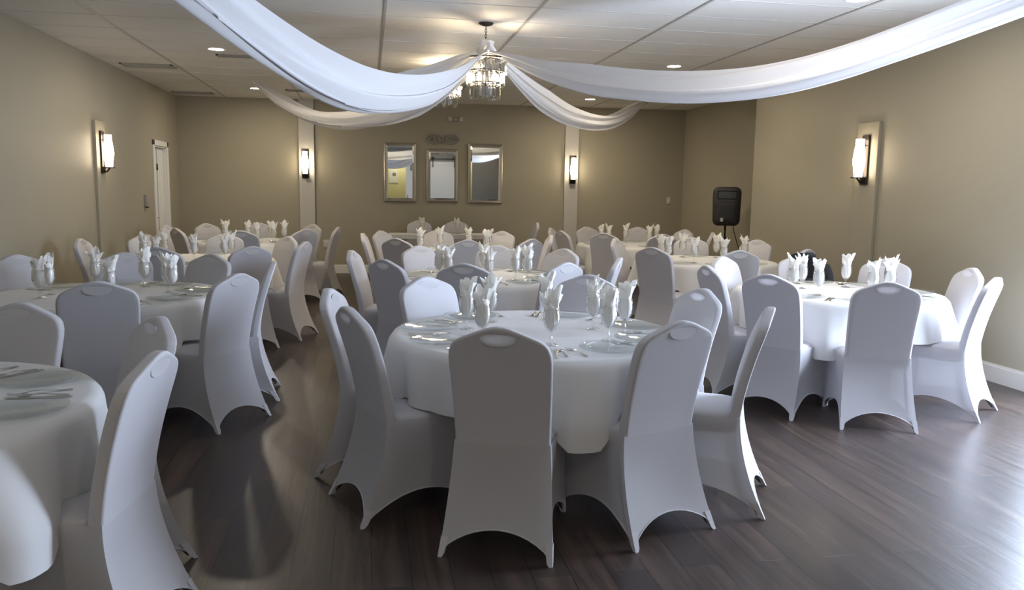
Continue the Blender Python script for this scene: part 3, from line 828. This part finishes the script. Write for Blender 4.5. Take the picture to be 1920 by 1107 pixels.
for y, sc in ((-.17, .93), (-.165, .97), (-.14, 1), (.0, .98), (.14, .72), (.16, .68)):
    rg.append([b.verts.new((x*sc*(.94+.06*(z+.29)/.58 if True else 1), y, .285+z*sc)) for x, z in rrect(.205, .282, .085)])
for a, c in zip(rg, rg[1:]):
    n = len(a)
    for i in range(n): b.faces.new((a[i], a[(i+1) % n], c[(i+1) % n], c[i]))
b.faces.new(rg[0][::-1]); b.faces.new(rg[-1]); bmesh.ops.recalc_face_normals(b, faces=b.faces)
cab = obj('cabinet', b, M['black'], t, sharp=35)
b = bmesh.new()
rg = [[b.verts.new((x, y, .20+z)) for x, z in rrect(w, h, .05)] for w, h, y in ((.165, .165, -.170), (.160, .160, -.176), (.08, .08, -.181))]
for a, c in zip(rg, rg[1:]):
    for i in range(len(a)): b.faces.new((a[i], a[(i+1) % len(a)], c[(i+1) % len(a)], c[i]))
b.faces.new(rg[-1]); obj('woofer_grille', b, M['grille'], t)
b = bmesh.new()
for w, h, y in ((.15, .075, -.172),):
    rg = [[b.verts.new((x, yy, .45+z)) for x, z in rrect(ww, hh, .02)] for ww, hh, yy in ((.145, .062, -.171), (.135, .055, -.178), (.07, .022, -.12))]
    for a, c in zip(rg, rg[1:]):
        for i in range(len(a)): b.faces.new((a[i], a[(i+1) % len(a)], c[(i+1) % len(a)], c[i]))
    b.faces.new(rg[-1])
obj('horn', b, M['black'], t, sharp=30)
b = bmesh.new(); box(b, -.085, -.045, -.188, -.18, .065, .118); obj('badge', b, M['silver'], t, smooth=False)
b = bmesh.new(); tube(b, [(0, 0, .0), (0, 0, .02)], .03, 12); obj('pole_socket', b, M['black'], t)
b = bmesh.new()
tube(b, [(sx_+.13, sy_+.02, 1.05), (sx_+.14, sy_, .95), (sx_+.20, sy_-.02, .75), (sx_+.29, sy_-.02, .5), (sx_+.35, sy_, .3), (sx_+.36, sy_+.02, .02), (sx_+.40, sy_+.3, .008), (XA-.04, sy_+.6, .008)], .006, 6)
tag(obj('speaker_cable', b, M['black']), 'thin black cable hanging from the loudspeaker', 'cable')

# ------------------------------------------------------------------ ceiling lights and vents
def b_down():
    t = thing('recessed_downlight', 'x', 'ceiling light')
    ring = lathe(bmesh.new(), [(.078, 0), (.080, -.004), (.095, -.006), (.102, -.003), (.102, .0)], 32)
    obj('trim_ring', ring, M['white'], t)
    obj('lens', lathe(bmesh.new(), [(0, -.004), (.05, -.004), (.079, -.002)], 32), M['down'], t)
    return t
D_ = Proto(b_down)
for x, y, lb in ((-1.64, 9.54, 'lit recessed downlight left of the hanging drape'), (-1.69, 13.1, 'lit recessed downlight at the back left of the ceiling'), (1.03, 9.9, 'lit recessed downlight between the two chandeliers'),
                 (3.6, 9.33, 'lit recessed downlight right of the chandeliers'), (3.58, 12.95, 'lit recessed downlight near the right pilaster'), (3.72, 5.83, 'lit recessed downlight at the top edge on the right')):
    if x == 1.03: x, y = 1.03-.30, 9.51; x = 1.03-.0
    D_.put((x, y, HC-.001), 0, lb, 'recessed downlights')
    l = bpy.data.lights.new('downlight_beam', 'AREA'); l.shape = 'DISK'; l.size = .14; l.energy = 31; l.color = (1, .87, .67)
    o = bpy.data.objects.new('downlight_beam', l); COL.objects.link(o); o.location = (x, y, HC-.012)
for x, y, w, dpt, lb in ((-2.72, 11.05, .62, .32, 'square ceiling vent near the left wall'), (-1.46, 9.97, .50, .16, 'dark slotted ceiling vent beside a downlight'),
                         (-2.78, 14.0, .62, .26, 'ceiling vent at the back left corner'), (-.95, 13.2, .6, .2, 'ceiling vent before the left pilaster')):
    t = thing('ceiling_vent', lb, 'vent', (x, y, HC))
    b = bmesh.new()
    for (x0, x1, y0, y1) in ((-w/2, w/2, -dpt/2, -dpt/2+.025), (-w/2, w/2, dpt/2-.025, dpt/2), (-w/2, -w/2+.025, -dpt/2, dpt/2), (w/2-.025, w/2, -dpt/2, dpt/2)): box(b, x0, x1, y0, y1, -.012, 0)
    obj('vent_frame', b, M['vent'], t, smooth=False)
    b = bmesh.new(); y = -dpt/2+.035
    while y < dpt/2-.035:
        box(b, -w/2+.02, w/2-.02, -.002, .002, -.012, .010, mat=Matrix.Translation((0, y, 0)) @ Matrix.Rotation(R(40), 4, 'X')); y += .022
    obj('louvres', b, M['vent'], t, smooth=False)
    obj('painted_duct_shade', bx(-w/2+.02, w/2-.02, -dpt/2+.02, dpt/2-.02, -.002, -.0005), M['dark'], t, smooth=False)  # dark sheet standing in for the shade inside the duct

# ------------------------------------------------------------------ chandeliers
def b_chand():
    t = thing('crystal_chandelier', 'x', 'chandelier')     # local z = 0 at the ceiling
    obj('canopy', lathe(bmesh.new(), [(0, -.03), (.02, -.028), (.055, -.018), (.068, -.006), (.068, 0), (0, 0)], 28), M['bronze'], t)
    b = bmesh.new(); z = -.03
    k = 0
    while z > -.30:
        pts = []
        for q in range(10):
            a = 2*PI*q/10; u, w = .008*math.cos(a), .016*math.sin(a)
            pts.append((u, 0, z-.013+w) if k % 2 else (0, u, z-.013+w))
        tube(b, pts, .0028, 5, closed=True); z -= .024; k += 1
    obj('chain', b, M['bronze'], t)
    b = bmesh.new()
    for k in range(4):
        a = R(45+90*k); tube(b, [(0, 0, -.23), (.10*math.cos(a), .10*math.sin(a), -.31)], .004, 6)
    for rr, z in ((.145, -.31), (.19, -.315), (.172, -.43), (.132, -.53)):
        ring = [(rr*math.cos(2*PI*q/32), rr*math.sin(2*PI*q/32), z) for q in range(32)]
        tube(b, ring, .006, 6, closed=True)
        for q in range(4):
            a = PI/2*q; tube(b, [(0, 0, z), (rr*math.cos(a), rr*math.sin(a), z)], .004, 5)
    tube(b, [(0, 0, -.23), (0, 0, -.56)], .008, 8)
    obj('frame', b, M['bronze'], t)
    for rr, zt, ln, n in ((.190, -.318, .135, 38), (.172, -.432, .125, 34), (.132, -.532, .135, 28)):
        bb = bmesh.new()
        for q in range(n):   # faceted beads along the tier ring
            a = 2*PI*(q+.5)/n; m = Matrix.Translation((rr*math.cos(a), rr*math.sin(a), zt-.003)); bmesh.ops.create_icosphere(bb, subdivisions=1, radius=.009, matrix=m)
        tier = obj('bead_tier', bb, M['crystal'], t, smooth=False)
        pm = None
        for q in range(n):
            a = 2*PI*q/n
            if pm is None:
                b = bmesh.new(); rows = [(.003, 0), (.0125, -.008), (.0140, -ln+.022), (.0, -ln)]; prev = None
                for r_, z in rows:
                    cur = [b.verts.new((r_*math.cos(R(90+120*i))*1.0, r_*math.sin(R(90+120*i))*.9, z)) for i in range(3)] if r_ else [b.verts.new((0, 0, z))]
                    if prev:
                        for i in range(3):
                            if len(cur) == 1: b.faces.new((prev[i], cur[0], prev[(i+1) % 3]))
                            else: b.faces.new((prev[i], cur[i], cur[(i+1) % 3], prev[(i+1) % 3]))
                    prev = cur
                o = obj('crystal_prism', b, M['crystal'], tier, smooth=False); pm = o
            else:
                o = pm.copy(); COL.objects.link(o); o.parent = tier
            o.location = (rr*math.cos(a), rr*math.sin(a), zt-.012); o.rotation_euler = (0, 0, a+PI/2+.2*math.sin(q*3))
    for k in range(5):
        a = 2*PI*k/5+.3
        b = lathe(bmesh.new(), [(0, 0), (.014, .004), (.022, .022), (.018, .045), (.006, .07), (0, .074)], 12, cx=.115*math.cos(a), cy=.115*math.sin(a), z0=-.515)
        bl = obj('bulb', b, M['bulb'], t)
    return t
C_ = Proto(b_chand)
c1 = C_.put((1.06, 7.43, HC), 0, 'nearer crystal chandelier with the drapes gathered at its chain', 'crystal chandeliers')
# second one hangs lower down the room on a shorter chain
def zoff(o, dz): pass
c2 = C_.put((.92, 9.75, HC+.0), .1, 'farther crystal chandelier half hidden behind a drape', 'crystal chandeliers')
for ch in c2.children:      # hung on a shorter chain
    if not ch.name.startswith(('canopy', 'chain')): ch.location.z += .15
for ch in c2.children:
    if ch.name.startswith('chain'): ch.scale.z = .45

# ------------------------------------------------------------------ ceiling drapes
CC = Vector((1.06, 7.43))
def drape(E, tab, lb, w0=.13, seed=0, side=1):
    E = Vector(E); d = (E-CC); ln = d.length; d.normalize(); nrm = Vector((-d.y, d.x))
    b = bmesh.new(); NS, NW = 110, 46; rows = []
    # smooth the height table
    def zz(s):
        acc = 0; ws = 0
        for k in range(-4, 5):
            q = min(1, max(0, s+k*.02)); acc += interp(tab, q); ws += 1
        return acc/ws
    for i in range(NS+1):
        s = i/NS
        env = min(1, s/.22)**.7*(.35+.65*min(1, (1-s)/.15)); env = max(.22, env)
        W = w0*1.2*env*(1-.22*s); H = w0*1.65*env*(1-.15*s)
        c = CC+d*(.03+s*(ln-.03)); z = zz(s)
        row = []
        for k in range(NW+1):
            u = -1+2*k/NW
            # open trough of cloth: two sides hanging from the gathers, folds running lengthwise
            x = W*math.sin(u*1.35)/math.sin(1.35)*(.75+.25*math.cos(s*5+seed))
            h = H*(abs(u)**1.6)*(.86 if u*side > 0 else .80)-H*.5
            f = .022*env*math.sin(u*13+1.5*math.sin(s*5+seed)+seed)+.014*env*math.sin(u*23+s*7+seed*2)+.006*math.sin(u*37+s*3)
            row.append(b.verts.new((c.x+nrm.x*(x+f*.7), c.y+nrm.y*(x+f*.7), min(HC-.002, z+h+f*.8))))
        rows.append(row)
    for a, c in zip(rows, rows[1:]):
        for k in range(NW): b.faces.new((a[k], c[k], c[k+1], a[k+1]))
    return tag(obj('ceiling_drape', b, M['drape']), lb, 'drape', 'sheer white ceiling drapes')
drape((-1.5, 4.0), [(0, 2.78), (.07, 2.62), (.13, 2.47), (.23, 2.31), (.32, 2.23), (.40, 2.19), (.47, 2.20), (.53, 2.24), (.59, 2.31), (.65, 2.39), (.73, 2.53), (.85, 2.73), (1, 2.98)], 'wide white sheer drape sweeping up to the top left', .20, 0, -1)
drape((4.5, 3.9), [(0, 2.80), (.05, 2.66), (.11, 2.55), (.22, 2.43), (.32, 2.35), (.42, 2.32), (.50, 2.32), (.58, 2.36), (.66, 2.45), (.73, 2.55), (.79, 2.65), (.85, 2.74), (1, 2.98)], 'long white sheer drape sweeping to the top right corner', .165, 2.1, 1)
drape((4.38, 12.47), [(0, 2.80), (.08, 2.66), (.13, 2.57), (.20, 2.49), (.28, 2.41), (.37, 2.37), (.53, 2.385), (.69, 2.49), (.83, 2.70), (.96, 2.91), (1, 2.97)], 'narrow white drape hanging toward the back right', .125, 4.2, -1)
drape((-1.53, 11.81), [(0, 2.70), (.1, 2.47), (.2, 2.36), (.31, 2.30), (.40, 2.275), (.50, 2.28), (.63, 2.35), (.74, 2.46), (.83, 2.61), (.98, 2.88), (1, 2.97)], 'cream drape hanging toward the back left', .125, 1.3, 1)
b = bmesh.new(); n = 30
rg = []
for q, (r, z) in enumerate(((.012, 2.835), (.04, 2.845), (.062, 2.83), (.055, 2.80), (.066, 2.78), (.078, 2.755), (.07, 2.73), (.05, 2.715))):
    rg.append([b.verts.new((CC.x+r*(1+.28*math.sin(5*2*PI*i/n+q*.5)+.12*math.sin(11*2*PI*i/n+q))*math.cos(2*PI*i/n), CC.y+r*(1+.28*math.sin(5*2*PI*i/n+q*.5))*math.sin(2*PI*i/n), z+.012*math.sin(3*2*PI*i/n+q))) for i in range(n)])
for a, c in zip(rg, rg[1:]):
    for i in range(n): b.faces.new((a[i], a[(i+1) % n], c[(i+1) % n], c[i]))
tag(obj('drape_knot', b, M['drape']), 'bunched white cloth tied round the nearer chandelier chain', 'drape')

# ------------------------------------------------------------------ light
for x, lb in ((-1.64, 'left'), (1.03, 'middle'), (3.6, 'right')):  # unseen downlights added to brighten the grey wall reflected in the mirrors
    D_.put((x, -.45, HC-.001), 0, 'added unseen downlight brightening the barn door wall, '+lb, 'recessed downlights')
    l = bpy.data.lights.new('downlight_beam', 'AREA'); l.shape = 'DISK'; l.size = .14; l.energy = 14; l.color = (1, .84, .62)
    o = bpy.data.objects.new('downlight_beam', l); COL.objects.link(o); o.location = (x, -.45, HC-.012)
def area(name, loc, rot, sx, sy, power, c):
    l = bpy.data.lights.new(name, 'AREA'); l.shape = 'RECTANGLE'; l.size = sx; l.size_y = sy; l.energy = power; l.color = c
    o = bpy.data.objects.new(name, l); COL.objects.link(o); o.location = loc; o.rotation_euler = rot; return o
area('daylight', (XR+.30, (WY0+WY1)/2, (WZ0+WZ1)/2), (0, R(90), 0), 2.2, 1.7, 880, (.71, .80, 1.0))
area('added_passage_fill', (-.4, -2.3, 2.9), (0, 0, 0), .5, .5, 25, (1, .9, .7))  # unseen fill light added to brighten the yellow passage
for (x, y) in ((1.06, 7.43), (.92, 9.75)):
    l = bpy.data.lights.new('chandelier_glow', 'POINT'); l.energy = 42; l.color = (1, .82, .58); l.shadow_soft_size = .08
    o = bpy.data.objects.new('chandelier_glow', l); COL.objects.link(o); o.location = (x, y, 2.53 if x > 1 else 2.68)
w = bpy.data.worlds.new('sky'); SC.world = w; w.use_nodes = True
bg = w.node_tree.nodes['Background']; bg.inputs[0].default_value = (.72, .85, 1, 1); bg.inputs[1].default_value = 2.5

# ------------------------------------------------------------------ camera
cam = bpy.data.cameras.new('camera'); cam.sensor_width = 36; cam.lens = 1500/1920*36; cam.clip_start = .05
co = bpy.data.objects.new('camera', cam); COL.objects.link(co)
yaw, pitch, roll = R(10.2), R(7.45), .015
fw = Vector((math.sin(yaw)*math.cos(pitch), math.cos(yaw)*math.cos(pitch), -math.sin(pitch)))
r = Vector((math.cos(yaw), -math.sin(yaw), 0)); u = r.cross(fw)
r2 = r*math.cos(roll)+u*math.sin(roll); u2 = -r*math.sin(roll)+u*math.cos(roll)
mt = Matrix((r2, u2, -fw)).transposed().to_4x4(); mt.translation = (0, 0, 1.5)
co.matrix_world = mt
SC.camera = co
SC.view_settings.view_transform = 'Standard'; SC.view_settings.look = 'None'; SC.view_settings.gamma = 1; SC.view_settings.use_curve_mapping = False
SC.view_settings.exposure = -0.42
SC.cycles.use_denoising = True
SC.cycles.max_bounces = 8; SC.cycles.transparent_max_bounces = 24; SC.cycles.sample_clamp_indirect = 4
